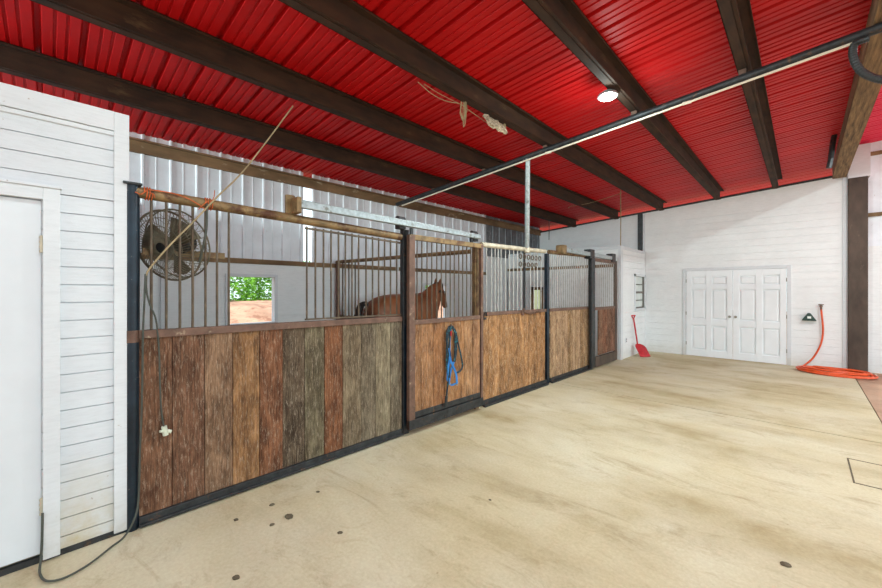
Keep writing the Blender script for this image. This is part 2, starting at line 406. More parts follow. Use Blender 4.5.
slopebar(mb, XB, .64, YF-.05, YF+.06, fz, -.005, .035); mb.box(XBOX-.17, XBOX-.06, YF-.06, YF, 2.5, 3.62)
struct(mb, 'trim_5', M['steel_dark'])
mb = MB(); mb.box(.56, .635, YF-.03, YF, 0, 3.85); mb.box(XBOX-.055, XBOX, YF-.03, YF, 2.2, 3.58); struct(mb, 'trim_6', M['trim'], bevel=.003)
d2 = thing('door_2', None, None); d2['kind'] = 'structure'
mb = MB(); 
for a in ((D0-.07, D0-.005, 0, DT+.07), (D1+.005, D1+.07, 0, DT+.07), (D0-.005, D1+.005, DT+.005, DT+.07)): mb.box(a[0], a[1], YF-.035, YF+.02, a[2], a[3])
mb.build('door_frame', M['trim'], d2, bevel=.004)
DM = (D0+D1)/2; W = (D1-D0)/2
for s, x0 in ((0, D0), (1, DM)):
    L = MB(); g0 = x0+.004; g1 = x0+W-.004
    L.box(g0, g1, YF-.004, YF+.03, .006, DT)
    cols = ((.11, .40), (.51, .80)); rows_ = ((.16, .76), (.90, 1.62), (1.72, 1.93))
    cs = [(g0+c0*W/.91, g0+c1*W/.91) for c0, c1 in cols]
    xs_ = [g0, cs[0][0], cs[0][1], cs[1][0], cs[1][1], g1]
    for a, b_ in ((0, 1), (2, 3), (4, 5)): L.box(xs_[a], xs_[b_], YF-.032, YF-.002, .006, DT)
    zz = [.006, .16, .76, .90, 1.62, 1.72, 1.93, DT]
    for a in (0, 2, 4, 6):
        for c0, c1 in cs: L.box(c0, c1, YF-.032, YF-.002, zz[a], zz[a+1])
    leaf = L.build('door_leaf', M['door_far'], d2, bevel=.003)
    for c0, c1 in cs:
        for r0, r1 in rows_:
            p = MB(); i_ = .016; j_ = .045
            p.v += [(c0+i_, YF-.004, r0+i_), (c1-i_, YF-.004, r0+i_), (c1-i_, YF-.004, r1-i_), (c0+i_, YF-.004, r1-i_),
                    (c0+j_, YF-.022, r0+j_), (c1-j_, YF-.022, r0+j_), (c1-j_, YF-.022, r1-j_), (c0+j_, YF-.022, r1-j_)]
            p.f += [(4, 5, 6, 7), (0, 1, 5, 4), (1, 2, 6, 5), (2, 3, 7, 6), (3, 0, 4, 7)]
            p.build('door_panel', M['door_far'], leaf)
    kx = DM+(-.055 if s == 0 else .055)
    mt = Matrix.Translation((kx, YF-.016, .985)) @ Matrix.Rotation(PI/2, 4, 'X')
    MB().lathe([(.032, 0), (.032, .008), (.012, .012), (.012, .03), (.026, .04), (.028, .055), (.018, .068)], 16, mt).build('door_knob', M['chrome'], leaf, smooth=True)
    hx = D0 if s == 0 else D1
    for z in (.3, 1.03, 1.82): MB().tube([(hx, YF-.034, z-.04), (hx, YF-.034, z+.04)], .008, 8).build('hinge', M['chrome'], leaf)
# box room in the far corner
YB = 9.05; ZT = 2.6
WB = (10.04, 10.78, 1.14, 1.94)
mb = MB(); siding(mb, 'x', XBOX-.012, 1, YB, YF-.013, 0, ZT, .152, [WB], .0035, .012)
struct(mb, 'wall_box_front', M['white_far'])
mb = MB(); siding(mb, 'y', YB, -1, XB+.05, XBOX, 0, ZT, .6, [(-5.24, -5.02, .75, 1.62)], .002, .01); struct(mb, 'wall_box_side', M['white_far'])
mb = MB(); mb.box(XB, XBOX, YB+.06, YF-.07, ZT-.04, ZT); struct(mb, 'ceiling_box', M['white_far'])
mb = MB(); mb.box(XBOX-.05, XBOX+.014, YB-.024, YB+.10, 0, ZT+.01); mb.box(XBOX-.04, XBOX+.012, YB+.10, YF-.014, ZT-.06, ZT+.01); mb.box(XB+.05, XBOX-.05, YB-.024, YB+.05, ZT-.06, ZT+.01); struct(mb, 'trim_11', M['trim'], bevel=.003)
wn = MB(); y0, y1, z0, z1 = WB
for a in ((y0-.06, y0, z0-.03, z1+.06), (y1, y1+.06, z0-.03, z1+.06), (y0-.06, y1+.06, z1, z1+.06), (y0-.08, y1+.08, z0-.06, z0)): wn.box(XBOX-.07, XBOX+.025, *a)
w3 = struct(wn, 'window_3', M['trim'], bevel=.003)
mb = MB()
for k, t in ((.25, .012), (.5, .025), (.75, .012)): mb.box(XBOX-.03, XBOX-.005, y0, y1, z0+(z1-z0)*k-t, z0+(z1-z0)*k+t)
mb.box(XBOX-.03, XBOX-.005, y0, y0+.03, z0, z1); mb.box(XBOX-.03, XBOX-.005, y1-.03, y1, z0, z1); mb.box(XBOX-.03, XBOX-.005, y0, y1, z0, z0+.03)
mb.build('window_frame', M['groove'], w3)
M['pane'] = plain('milky_window_pane', srgb(225, 232, 228), .15, 0, .1, 3)
MB().box(XBOX-.04, XBOX-.03, y0, y1, z0, z1).build('pane', M['pane'], w3)
wn = MB()
for a in ((-5.33, -5.23, .7, 1.68), (-5.03, -4.95, .7, 1.68)): wn.box(a[0], a[1], YB-.035, YB-.0, a[2], a[3])
wn.box(-5.33, -4.95, YB-.035, YB, 1.6, 1.68)
w4 = struct(wn, 'window_4', M['boardwood'])
M['lit'] = bpy.data.materials.new('glowing_pane'); M['lit'].use_nodes = True  # daylight through this pane is put in as a faint emission
b = M['lit'].node_tree.nodes['Principled BSDF']; b.inputs['Base Color'].default_value = srgb(225, 235, 190); b.inputs['Emission Color'].default_value = srgb(225, 238, 190); b.inputs['Emission Strength'].default_value = .35
MB().box(-5.25, -5.01, YB-.01, YB+.01, .72, 1.62).build('pane', M['lit'], w4)
mb = MB(); mb.box(XB+.05, XBOX-.1, YB-.04, YB-.012, 2.13, 2.2); struct(mb, 'trim_7', M['boardwood'])
# side bay: far wall, eave, posts
mb = MB(); siding(mb, 'y', YF+.15, -1, .75, 4.6, .0, 2.45, .152, [], .004, .012)
struct(mb, 'wall_far_side_bay', M['white_far'])
mb = MB(); mb.box(.75, 4.6, YF+.14, YF+.2, 2.45, 4.5); struct(mb, 'wall_far_side_bay_upper', M['metalwall'])
mb = MB(); mb.box(.75, 4.6, YF+.08, YF+.14, 3.02, 3.09); mb.box(.75, 4.6, YF+.10, YF+.14, 4.2, 4.27); struct(mb, 'trim_8', M['boardwood'])
# rotten header beam
hb = thing('header_beam', 'rotting layered wooden header beam along the right edge of the red roof', 'beam', (.52, 4.2, 3.8))
mb = MB(); mb.box(-.10, .09, YN-4.2, 6.55, 0, .06); mb.build('bottom_board', M['rot'], hb)
mb = MB(); mb.box(-.10, -.045, YN-4.2, 6.55, .06, .30)
random.seed(3)
for k in range(46):
    y = YN-4.2+k*.2; mb.box(-.10-.012*random.random(), -.05, y, y+.19, .03+.05*random.random(), .24+.05*random.random())
mb.build('inner_board', M['boardwood'], hb)
mb = MB(); mb.box(.03, .09, YN-4.2, 6.55, .06, .62)
for k in range(70):
    y = YN-4.2+k*.13; mb.box(.085, .10+.03*random.random(), y, y+.10, -.04*random.random(), .10+.3*random.random())
mb.build('outer_board', M['rot'], hb)
# post at the far end
p = thing('wooden_post', 'thick dark brown post at the right end of the far wall', 'post', (.765, YF+.03, 0))
mb = MB(); mb.box(-.13, .13, -.13, .13, 0, 3.78); mb.build('shaft', M['postwood'], p, bevel=.012)
mb = MB(); mb.box(-.135, .16, -.12, .12, 3.78, 4.4); o = mb.build('cap_board', M['trim'], p); o['label'] = 'white painted board above the dark post'
# ---------------------------------------------------------------- stalls
# the stall line is a local frame: y runs along the front, +x points into the aisle
ROT = -math.atan(.015); O = Vector((-3.245, 0, 0))
DV = Vector((-math.sin(ROT), math.cos(ROT), 0)); NV = Vector((math.cos(ROT), math.sin(ROT), 0))
def sy(u, off=0):
    d = ray(u, 290); o = O + NV*off      # t*d = o + s*DV (xy)
    det = d.x*(-DV.y) + DV.x*d.y
    t = (o.x*(-DV.y) + DV.x*o.y)/det
    q = d*t - o; return q.x*DV.x + q.y*DV.y
def sz(u, v, off=0):
    s = sy(u, off); P = O+NV*off+DV*s; dist = -P.x*math.sin(A)+P.y*math.cos(A)
    return H+(V0-v)/F*dist
def W_(s, off=0, z=0): q = O+DV*s+NV*off; return Vector((q.x, q.y, z))
def wt(s): return 1.272-.0075*(s-.4)          # underside of the middle rail
def slot(name, label, cat, s, off=0, group=None): return thing(name, label, cat, W_(s, off), ROT, group)
def slope(mb_, x0, x1, s0, s1, a0, a1, b0, b1):  # box whose bottom goes a0->a1 and top b0->b1 along y
    mb_.hexa([(x0, s0, a0), (x1, s0, a0), (x0, s1, a1), (x1, s1, a1), (x0, s0, b0), (x1, s0, b0), (x0, s1, b1), (x1, s1, b1)])
    return mb_
def planks(t, base, edges, z0, ztop, cols, mat, x0=-.02, x1=.02):
    for (a, b_), c in zip(zip(edges, edges[1:]), cols):
        mb_ = MB(); j = random.uniform(-.003, .003)
        slope(mb_, x0+j, x1+j, a+.002-base, b_-.002-base, z0, z0, ztop(a), ztop(b_))
        mb_.build('plank', mat, t, bevel=.002, color=srgb(*c))
def bars(t, base, ss, zb, ztp, r, mat, x=0):
    for s in ss:
        MB().tube([(x, s-base, zb(s)), (x, s-base, ztp(s))], r, 8).build('bar', mat, t, smooth=True)
# --- end post (dark blue)
S0 = sy(132); 
t = slot('stall_post', 'dark blue painted steel pipe post beside the white corner board', 'post', S0)
MB().tube([(0, 0, 0), (0, 0, 2.30)], .042, 18).build('pipe', M['blue'], t, smooth=True)
MB().box(-.05, .05, -.05, .05, 2.30, 2.315).build('cap', M['steel_dark'], t, bevel=.003)
MB().tube([(0, 0, 1.25), (0, 0, 1.33)], .043, 18).build('rust_collar', M['steel_brown'], t, smooth=True)
# --- first stall front
E1 = [sy(u) for u in (138.2, 171.6, 204, 232, 258.7, 281.9, 303.8, 323.5, 341.6, 360, 374.7, 389.3, 400.5)]
C1 = [(136, 98, 74), (128, 92, 70), (150, 118, 92), (166, 124, 84), (140, 94, 66), (106, 90, 72), (120, 110, 86), (138, 90, 60), (134, 118, 94), (126, 114, 94), (150, 138, 112), (128, 116, 96)]
b0 = E1[0]
t = slot('stall_partition', 'long near stall partition of mixed red brown and grey planks under steel bars', 'stall partition', b0, 0)
planks(t, b0, E1, .075, wt, C1, M['wood'])
Ed = E1[-1]
def rail1(s): return 2.262-.033*(s-.4)
mb = MB(); slope(mb, -.03, .035, 0, Ed-b0, wt(b0), wt(Ed), wt(b0)+.055, wt(Ed)+.055); mb.build('middle_rail', M['steel_brown'], t, bevel=.004)
mb = MB(); mb.box(-.03, .04, 0, Ed-b0, 0.01, .075); mb.box(.04, .055, 0, Ed-b0, .01, .03); mb.build('bottom_rail', M['steel_dark'], t, bevel=.003)
mb = MB(); mb.tube([(0, -.02, rail1(b0)), (0, (Ed-b0)*.5, rail1((b0+Ed)/2)), (0, Ed-b0, rail1(Ed))], .038, 14); mb.build('top_rail', M['rail_rust'], t, smooth=True)
G1 = [sy(u) for u in (151.3, 166.3, 179.9, 192.7, 205.4, 217, 228.8)]
bars(t, b0, G1, lambda s: wt(s)+.05, lambda s: rail1(s)-.02, .0085, M['bar'])
G2 = [sy(u) for u in (306.8, 315.4, 323.5, 331, 338.5, 345.3, 352, 358.6, 366, 372.5, 378.6, 384.5, 390.5, 396.7)]
bars(t, b0, G2, lambda s: wt(s)+.065, lambda s: rail1(s)-.05, .0085, M['bar'])
mb = MB(); slope(mb, -.01, .01, G2[0]-.015-b0, Ed-b0, rail1(G2[0])-.075, rail1(Ed)-.075, rail1(G2[0])-.058, rail1(Ed)-.058)
mb.build('bar_frame', M['bar'], t); mb = MB()
slope(mb, -.01, .01, G2[0]-.015-b0, Ed-b0, wt(G2[0])+.065, wt(Ed)+.065, wt(G2[0])+.08, wt(Ed)+.08)
mb.build('bar_frame', M['bar'], t)
# --- post between front and door
t = slot('stall_post', 'dark steel post at the left side of the near sliding door', 'post', sy(404.5), 0)
mb = MB(); mb.box(-.03, .03, -.04, .04, 0, 2.27); mb.build('shaft', M['steel_dark'], t, bevel=.004)
mb = MB(); mb.box(.03, .034, -.03, .012, .1, 1.22); o = mb.build('painted_strip', M['blue'], t); o['label'] = 'blue painted strip'
# --- sliding door 1
DO = .085
a0, a1 = sy(408, DO), sy(482, DO)
t = slot('sliding_stall_door', 'near sliding stall door of tan planks and bars with a blue halter hanging on it', 'door', a0, DO)
w = a1-a0; dt = 2.205; 
mb = MB(); mb.box(-.025, .025, 0, .085, .06, dt); mb.build('stile', M['steel_brown'], t, bevel=.004)
mb = MB(); mb.box(-.025, .025, w-.045, w, .06, dt); mb.build('stile', M['steel_brown'], t, bevel=.004)
slope(MB(), -.022, .022, 0.02, w-.02, dt-.05, dt-.05, dt+.01, dt+.01).build('door_top_rail', M['rail_rust'], t, bevel=.004)
MB().box(-.022, .022, .085, w-.06, 1.215, 1.265).build('middle_rail', M['steel_brown'], t, bevel=.003)
mb = MB(); mb.box(-.024, .026, .0, w, .06, .17); mb.box(-.015, .018, .085, w-.06, .18, .245); mb.build('kick_rail', M['steel_dark'], t, bevel=.003)
ED = [a0+.087]+[sy(400+p_/4.52, DO) for p_ in (93, 147, 200, 245, 288, 325)]+[a1-.062]
planks(t, a0, ED, .24, lambda s: 1.216, [(168, 122, 84), (176, 128, 88), (172, 120, 78), (184, 134, 90), (178, 128, 84), (186, 140, 98), (176, 130, 92)], M['wood'], -.012, .012)
bars(t, a0, [sy(u, DO) for u in (417, 421.8, 427, 431.8, 436.7, 441.4, 445.8, 450.2, 454.3, 458.8, 462.7, 466.7, 470.9)], lambda s: 1.26, lambda s: dt-.04, .0075, M['bar'])
# --- door track 1
k0, k1 = sy(301, .14), sy(482, .14)
t = slot('sliding_door_track', 'long galvanised overhead track above the near sliding door', 'door track', k0, .1)
z0_, z1_ = sz(301, 204, .1), sz(480, 237, .1)
mb = MB(); slope(mb, -.025, .025, 0, k1-k0, z0_-.035, z1_-.03, z0_+.035, z1_+.03); mb.build('track', M['galv'], t, bevel=.006)
mb = MB(); mb.box(-.1, .03, -.03, .015, z0_-.085, z0_+.055); mb.box(-.13, -.1, -.07, .015, z0_-.1, z0_+.09); mb.build('end_bracket', M['rail_rust'], t, bevel=.01)
sm = sy(404, .1)-k0
for s_, m_ in ((sm, 'steel_dark'), (k1-k0-.05, 'steel_dark')):
    z_ = z0_+(z1_-z0_)*s_/(k1-k0)
    mb = MB(); mb.box(-.1, -.02, s_-.045, s_+.045, z_-.06, z_+.055); mb.tube([(-.06, s_-.05, z_+.05), (-.06, s_+.05, z_+.05)], .03, 12); mb.build('hanger_bracket', M[m_], t, bevel=.004)
for s_ in (sy(412, .1)-k0, sy(472, .1)-k0): MB().box(-.02, .0, s_-.02, s_+.02, dt+.012, z1_-.02).build('hanger_strap', M['steel_dark'], t)
# --- inner post right of door
t = slot('stall_post', 'olive brown inner post behind the right edge of the near sliding door', 'post', sy(476, 0), 0)
MB().box(-.04, .02, -.04, .04, 0, 2.2).build('shaft', M['rail_rust'], t, bevel=.004)
# --- second front
b1_, e1_ = sy(481), sy(545)
NP = 13; E2 = [b1_+.02+(e1_-b1_-.05)*k/NP for k in range(NP+1)]
t = slot('stall_partition', 'middle stall partition of scuffed tan planks under pale bars and cream pipe rail', 'stall partition', b1_)
random.seed(11)
def tan(): r = random.uniform(-18, 14); return (178+r, 130+r*.9, 84+r*.8)
planks(t, b1_, E2, .085, wt, [tan() for _ in range(NP)], M['wood_light'])
def rail2(s): return 2.225+.018*(s-4.1)
mb = MB(); slope(mb, -.03, .03, 0, e1_-b1_, wt(b1_), wt(e1_), wt(b1_)+.05, wt(e1_)+.05); mb.build('middle_rail', M['steel_brown'], t, bevel=.004)
mb = MB(); mb.box(-.03, .035, 0, e1_-b1_, .01, .085); mb.box(.035, .075, 0, e1_-b1_, 0, .03); mb.build('bottom_rail', M['steel_dark'], t, bevel=.003)
MB().tube([(0, 0, rail2(b1_)), (0, e1_-b1_, rail2(e1_))], .035, 12).build('top_rail', M['steel_cream'], t, smooth=True)
ss = [sy(u) for u in (486.5, 491.5, 495, 498, 501, 505.5, 509.5, 513.5, 517.5, 521, 530.5, 534, 537.5, 541)]
bars(t, b1_, ss, lambda s: wt(s)+.04, lambda s: rail2(s)-.02, .0075, M['bar_light'])
mb = MB(); pts = []
for rr, n_ in ((.12, 6), (.24, 5)):
    for k in range(n_):
        yc = sy(515)-b1_+.12+k*.115; zc = rail2(5)-rr
        mb.tube([(.02+.0, yc+.035*math.cos(q*PI/5), zc+.035*math.sin(q*PI/5)) for q in range(11)], .008, 6, False)
o = mb.build('ornamental_rings', M['bar'], t); 
t = slot('stall_post', 'slim blue grey steel post between the two tan plank stall partitions', 'post', sy(546.8))
MB().box(-.03, .03, -.035, .035, 0, 2.22).build('shaft', M['blue'], t, bevel=.004)
t = slot('thin_steel_post', 'thin dark steel upright below the galvanised roof pole', 'post', sy(526.5), -.04)
MB().box(-.012, .012, -.015, .015, .0, 2.2).build('shaft', M['steel_dark'], t)
b2_, e2_ = sy(548.8), sy(589)
NP = 15; E3 = [b2_+.01+(e2_-b2_-.02)*k/NP for k in range(NP+1)]
t = slot('stall_partition', 'far stall partition of pale greyish tan planks next to the far sliding door', 'stall partition', b2_)
random.seed(5)
def tan2(): r = random.uniform(-20, 22); return (170+r, 136+r, 100+r*1.1)
planks(t, b2_, E3, .085, wt, [tan2() for _ in range(NP)], M['wood_light'])
mb = MB(); slope(mb, -.03, .03, 0, e2_-b2_, wt(b2_), wt(e2_), wt(b2_)+.05, wt(e2_)+.05); mb.build('middle_rail', M['steel_brown'], t, bevel=.004)
mb = MB(); mb.box(-.03, .035, 0, e2_-b2_, .01, .085); mb.box(.035, .075, 0, e2_-b2_, 0, .03); mb.build('bottom_rail', M['steel_dark'], t, bevel=.003)
MB().tube([(0, 0, rail2(b2_)), (0, e2_-b2_, rail2(e2_))], .035, 12).build('top_rail', M['rail_rust'], t, smooth=True)
bars(t, b2_, [b2_+.06+(e2_-b2_-.1)*k/19 for k in range(20)], lambda s: wt(s)+.04, lambda s: rail2(s)-.02, .0075, M['bar_light'])
t = slot('stall_post', 'dark steel post at the left side of the far sliding door', 'post', sy(590.5))
MB().box(-.03, .03, -.05, .05, 0, 2.3).build('shaft', M['steel_dark'], t, bevel=.004)
# --- sliding door 2
a0, a1 = sy(590.5, DO), sy(616, DO); w = a1-a0; dt = 2.25
t = slot('sliding_stall_door', 'far sliding stall door with dark frame and reddish brown planks near the box room', 'door', a0, DO)
mb = MB(); mb.box(-.025, .025, 0, .17, .04, dt); mb.build('stile', M['steel_dark'], t, bevel=.004)
mb = MB(); mb.box(-.025, .025, w-.11, w, .04, dt); mb.build('stile', M['postwood'], t, bevel=.004)
MB().box(-.022, .022, .17, w-.11, dt-.07, dt).build('door_top_rail', M['steel_brown'], t, bevel=.004)
MB().box(-.022, .022, .17, w-.11, 1.19, 1.245).build('middle_rail', M['steel_brown'], t, bevel=.003)
MB().box(-.024, .035, .17, w-.11, .04, .24).build('kick_rail', M['postwood'], t, bevel=.003)
e = [a0+.36+(w-.47)*k/4 for k in range(5)]
planks(t, a0, e, .26, lambda s: 1.19, [(140, 100, 76), (146, 98, 72), (132, 94, 72), (138, 98, 78)], M['wood'], -.012, .012)
bars(t, a0, [a0+.2+(w-.34)*k/9 for k in range(10)], lambda s: 1.24, lambda s: dt-.06, .006, M['bar_light'])
k0, k1 = sy(566, .14), sy(616.5, .14)
t = slot('sliding_door_track', 'short grey overhead track above the far sliding door', 'door track', k0, .1)
z0_, z1_ = sz(566, 250, .1), sz(616, 259, .1)
mb = MB(); slope(mb, -.03, .03, 0, k1-k0, z0_-.04, z1_-.04, z0_+.04, z1_+.04); mb.build('track', M['galv'], t, bevel=.008)
mb = MB(); mb.box(-.11, .04, -.10, .05, z0_-.08, z0_+.08); mb.build('end_bracket', M['rail_rust'], t, bevel=.02)
for s_ in (sy(591, .1)-k0, k1-k0-.12):
    z_ = z0_+(z1_-z0_)*s_/(k1-k0); mb = MB(); mb.box(-.1, .035, s_-.1, s_+.1, z_-.08, z_+.10); mb.build('hanger_bracket', M['steel_dark'], t, bevel=.006)
# --- concrete curb strip in front of the stalls
mb = MB(); q = [W_(b1_, -.08), W_(b1_, .13), W_(e2_, -.08), W_(e2_, .13)]
# --- divider between the stalls
pa = Vector((-6.04, 3.57, 0)); pb = Vector((-3.27, 4.02, 0)); dr = (pb-pa); ang = math.atan2(dr.y, dr.x); L = dr.length
t = thing('stall_divider', 'plank and pipe divider between the two horse stalls behind the bars', 'stall divider', pa, ang)
MB().tube([(0, 0, 2.10), (L-.03, 0, 2.13)], .03, 12).build('top_rail', M['rail_rust'], t, smooth=True)
MB().box(.01, .05, -.03, .03, 0, 2.09).build('divider_post', M['steel_brown'], t)
for k in range(12):
    o = MB().box(.1+k*.22, .1+k*.22+.215, -.02, .02, .0, 1.15).build('plank', M['wood'], t); o.color = srgb(130, 104, 78)
for k in range(3): MB().tube([(.16+k*.16, 0, 1.15), (.16+k*.16, 0, 2.1)], .012, 8).build('bar', M['bar'], t, smooth=True)
# ---------------------------------------------------------------- roof pipe, pole, conduit, lamp
pl, pr = Vector((-6.0, 4.93, 3.355)), Vector((1.05, 4.73, 3.80))
def pp(x): return pl+(pr-pl)*((x-pl.x)/(pr.x-pl.x))
t = thing('roof_pipe', 'long black pipe running across under the red roof above the stalls', 'pipe', pp(-2.9))
o = t.location
MB().tube([pl-o, pr-o], .040, 14).build('pipe', M['steel_dark'], t, smooth=True)
for x in (-.375, -1.385, -2.56, -3.67, -4.87):
    q = pp(x-.06)-o
    if zr(x) - pp(x).z < .3: MB().box(q.x-.03, q.x+.03, q.y-.012, q.y+.012, q.z, zr(x)-o.z+.004).build('pipe_hanger', M['steel_brown'], t)
cd = [p+Vector((0, -.035, -.062)) for p in (pl+Vector((.2, 0, .0)), pp(-2.9), pp(-.9), pp(.38))]
t = thing('electrical_conduit', 'thin cream conduit strapped along the underside of the black roof pipe', 'conduit', pp(-2.9)+Vector((0, -.035, -.062))); o = t.location
MB().tube([p-o for p in cd], .0115, 8).build('conduit', M['conduit'], t, smooth=True)
for x in (-2.55, -.9, .35):
    q = pp(x)+Vector((0, -.035, -.062))-o; MB().tube([q-Vector((.04, 0, 0)), q+Vector((.04, 0, 0))], .017, 8).build('coupling', M['conduit'] if x < .3 else M['blue'], t)
top = pp(-2.9); bot = W_(sy(527, .03), .03, 2.25)
t = thing('roof_pole', 'galvanised pole rising from the cream stall rail to the black roof pipe', 'pole', bot)
MB().tube([Vector((0, 0, -.0)), top-bot-Vector((0, 0, .03))], .037, 14).build('pole', M['galv'], t, smooth=True)
MB().tube([Vector((0, 0, -.06)), Vector((0, 0, .03))], .042, 14).build('pole_clamp', M['steel_cream'], t, smooth=True)
q = top-bot; MB().box(q.x-.05, q.x+.05, q.y-.03, q.y+.03, q.z-.05, q.z-.02).build('top_plate', M['steel_dark'], t)
# lamp
lp = Vector((-1.50, 4.12, zr(-1.45)-.0))
t = thing('ceiling_lamp', 'round white LED lamp glowing under the roof beam', 'lamp', lp)
M['glow'] = bpy.data.materials.new('lamp_glow'); M['glow'].use_nodes = True
b = M['glow'].node_tree.nodes['Principled BSDF']; b.inputs['Emission Color'].default_value = (.86, 1, .97, 1); b.inputs['Emission Strength'].default_value = 14
hg = MB().lathe([(.05, 0), (.05, -.02), (.095, -.03), (.10, -.055), (.088, -.06)], 28).build('lamp_housing', M['galv'], t, smooth=True)
MB().lathe([(.086, -.0605), (.07, -.072), (.03, -.078), (.001, -.079)], 28).build('lamp_diffuser', M['glow'], hg, smooth=True)
l = bpy.data.lights.new('lamp_spill', 'POINT'); l.shadow_soft_size = .07; l.energy = 15; l.color = (.8, 1, 1)
lo = bpy.data.objects.new('lamp_spill', l); link(lo, t); lo.location = (0, 0, -.17)
l = bpy.data.lights.new('lamp_light', 'AREA'); l.shape = 'DISK'; l.size = .16; l.color = (.84, 1, 1)
lo = bpy.data.objects.new('lamp_light', l); link(lo, t); lo.location = (0, 0, -.09)
def fill_lamp(loc, e):  # copies are added lamps out of view, put in to brighten the floor
    q = t.copy(); C.objects.link(q); q.location = loc
    for ch in list(t.children):
        if ch.name.startswith('lamp_spill'): continue
        c_ = ch.copy(); C.objects.link(c_); c_.parent = q
        if c_.type == 'LIGHT': c_.data = c_.data.copy(); c_.data.energy = e
        for g_ in ch.children: d_ = g_.copy(); C.objects.link(d_); d_.parent = c_
    return q
t['group'] = 'round ceiling lamps'
for loc, lab_ in (((-1.5, .35, zr(-1.45)), 'added fill lamp under the roof beam, over the floor before the near planks'), ((-1.5, -3.0, zr(-1.45)), 'added fill lamp under the roof beam, behind the camera'), ((1.9, 2.5, 4.42), 'added fill lamp in the side bay roof, nearer one'), ((1.9, 7.2, 4.42), 'added fill lamp in the side bay roof, farther one')):
    q = fill_lamp(loc, (32 if loc[1] > 0 else 22) if loc[0] < 0 else 62 if loc[1] < 5 else 150); q['label'] = lab_
l.energy = 78
# ---------------------------------------------------------------- wall fan behind the bars
fc = Vector((-3.50, .625, 1.935))
t = thing('wall_fan', 'large dusty round cage fan mounted behind the near stall bars', 'fan', fc, 0)
nrm = Vector((.55, -.72, -.28)).normalized()
mt = nrm.to_track_quat('Z', 'Y').to_matrix().to_4x4()
FR = .27
def ring(r, z, th, n=40): return [mt @ Vector((r*math.cos(2*PI*k/n), r*math.sin(2*PI*k/n), z)) for k in range(n+1)]
mb = MB()
mb.tube(ring(FR, 0, 0), .008, 8, False); mb.tube(ring(FR, -.09, 0), .006, 8, False)
for r, z in ((.22, .035), (.16, .055), (.10, .065), (.05, .07)): mb.tube(ring(r, z, 0, 30), .0025, 5, False)
for k in range(64):
    a = 2*PI*k/64
    mb.tube([mt @ Vector((r*math.cos(a+tw), r*math.sin(a+tw), z)) for r, z, tw in ((FR, 0, .25), (.22, .035, .16), (.14, .06, .06), (.04, .07, 0))], 0.0024, 4, False)
    if k % 2 == 0: mb.tube([mt @ Vector((r*math.cos(a), r*math.sin(a), z)) for r, z in ((FR, 0), (FR, -.09), (.2, -.13), (.07, -.15))], .0018, 4, False)
cage = mb.build('cage', M['fanmetal'], t)
mb = MB()
for k in range(3):
    a = 2*PI*k/3
    for i in range(6):
        t0, t1 = a+i*.17, a+(i+1)*.17; n_ = len(mb.v)
        for tt, zz in ((t0, -.07+.012*i), (t1, -.07+.012*(i+1))):
            mb.v.append(tuple(mt @ Vector((.05*math.cos(tt), .05*math.sin(tt), zz)))); mb.v.append(tuple(mt @ Vector((.235*math.cos(tt+.2), .235*math.sin(tt+.2), zz))))
        mb.f.append((n_, n_+1, n_+3, n_+2))
bl = mb.build('blades', M['fanmetal'], t, smooth=True); sm_ = bl.modifiers.new('t', 'SOLIDIFY'); sm_.thickness = .003
MB().lathe([(.02, .06), (.07, .055), (.075, .04), (.07, .03)], 24, mt).build('badge', M['steel_dark'], cage, smooth=True)
MB().lathe([(.03, -.06), (.08, -.1), (.08, -.2), (.05, -.23)], 24, mt).build('motor', M['steel_dark'], t, smooth=True)
pm = mt @ Vector((0, 0, -.12))
MB().bar(pm+Vector((-.02, -.235, -.08)), pm+Vector((-.02, .32, -.08)), .045, .05).build('mounting_bar', M['rail_rust'], t)
# cords
def cordthing(name, label, cat, pts, r, mat, base=None):
    pts = [Vector(p) for p in pts]; base = base or min(pts, key=lambda p: p.z)
    t_ = thing(name, label, cat, base)
    MB().tube([p-base for p in smoothpts(pts)], r, 7).build('cord', mat, t_, smooth=True); return t_
def smoothpts(p, n=6):
    if len(p) < 3: return p
    out = []; q = [p[0]*2-p[1]]+p+[p[-1]*2-p[-2]]
    for i in range(1, len(q)-2):
        for k in range(n):
            t_ = k/n; a, b_, c, d_ = q[i-1:i+3]
            out.append(.5*((2*b_)+(c-a)*t_+(2*a-5*b_+4*c-d_)*t_*t_+(3*b_-a-3*c+d_)*t_**3))
    out.append(p[-1]); return out
cx = -3.19
P_ = lambda u, v, x=cx: px(u, v, x=x)
cordthing('fan_cable', 'tan and black cable slanting from the roof beam down across the fan', 'cable', [px(293, 106, x=-3.70), px(270, 137, x=-3.6), px(250, 163, x=-3.45), px(235, 180, x=-3.3), P_(218, 196), P_(195, 220), P_(170, 245), P_(150, 268), P_(146, 276)], .006, M['cordtan'])
t = cordthing('dangling_cord', 'dark cord hanging down the near planks with a pale plug end', 'cord', [P_(146.5, 274), P_(146.5, 290), P_(150, 305), P_(156, 320), P_(159, 350), P_(160, 385), P_(161.5, 412), P_(164, 427)], .0055, M['cord'])
o = t.location; q = P_(165, 431)-o
mb = MB(); mb.tube([q+Vector((0, -.006, .035)), q+Vector((0, .004, -.03))], .017, 10); mb.tube([q+Vector((.004, .012, -.0)), q+Vector((.01, .035, -.012))], .012, 8); mb.tube([q+Vector((.004, -.012, -.0)), q+Vector((.01, -.03, .008))], .009, 8)
mb.build('plug', M['plug'], t, smooth=True)
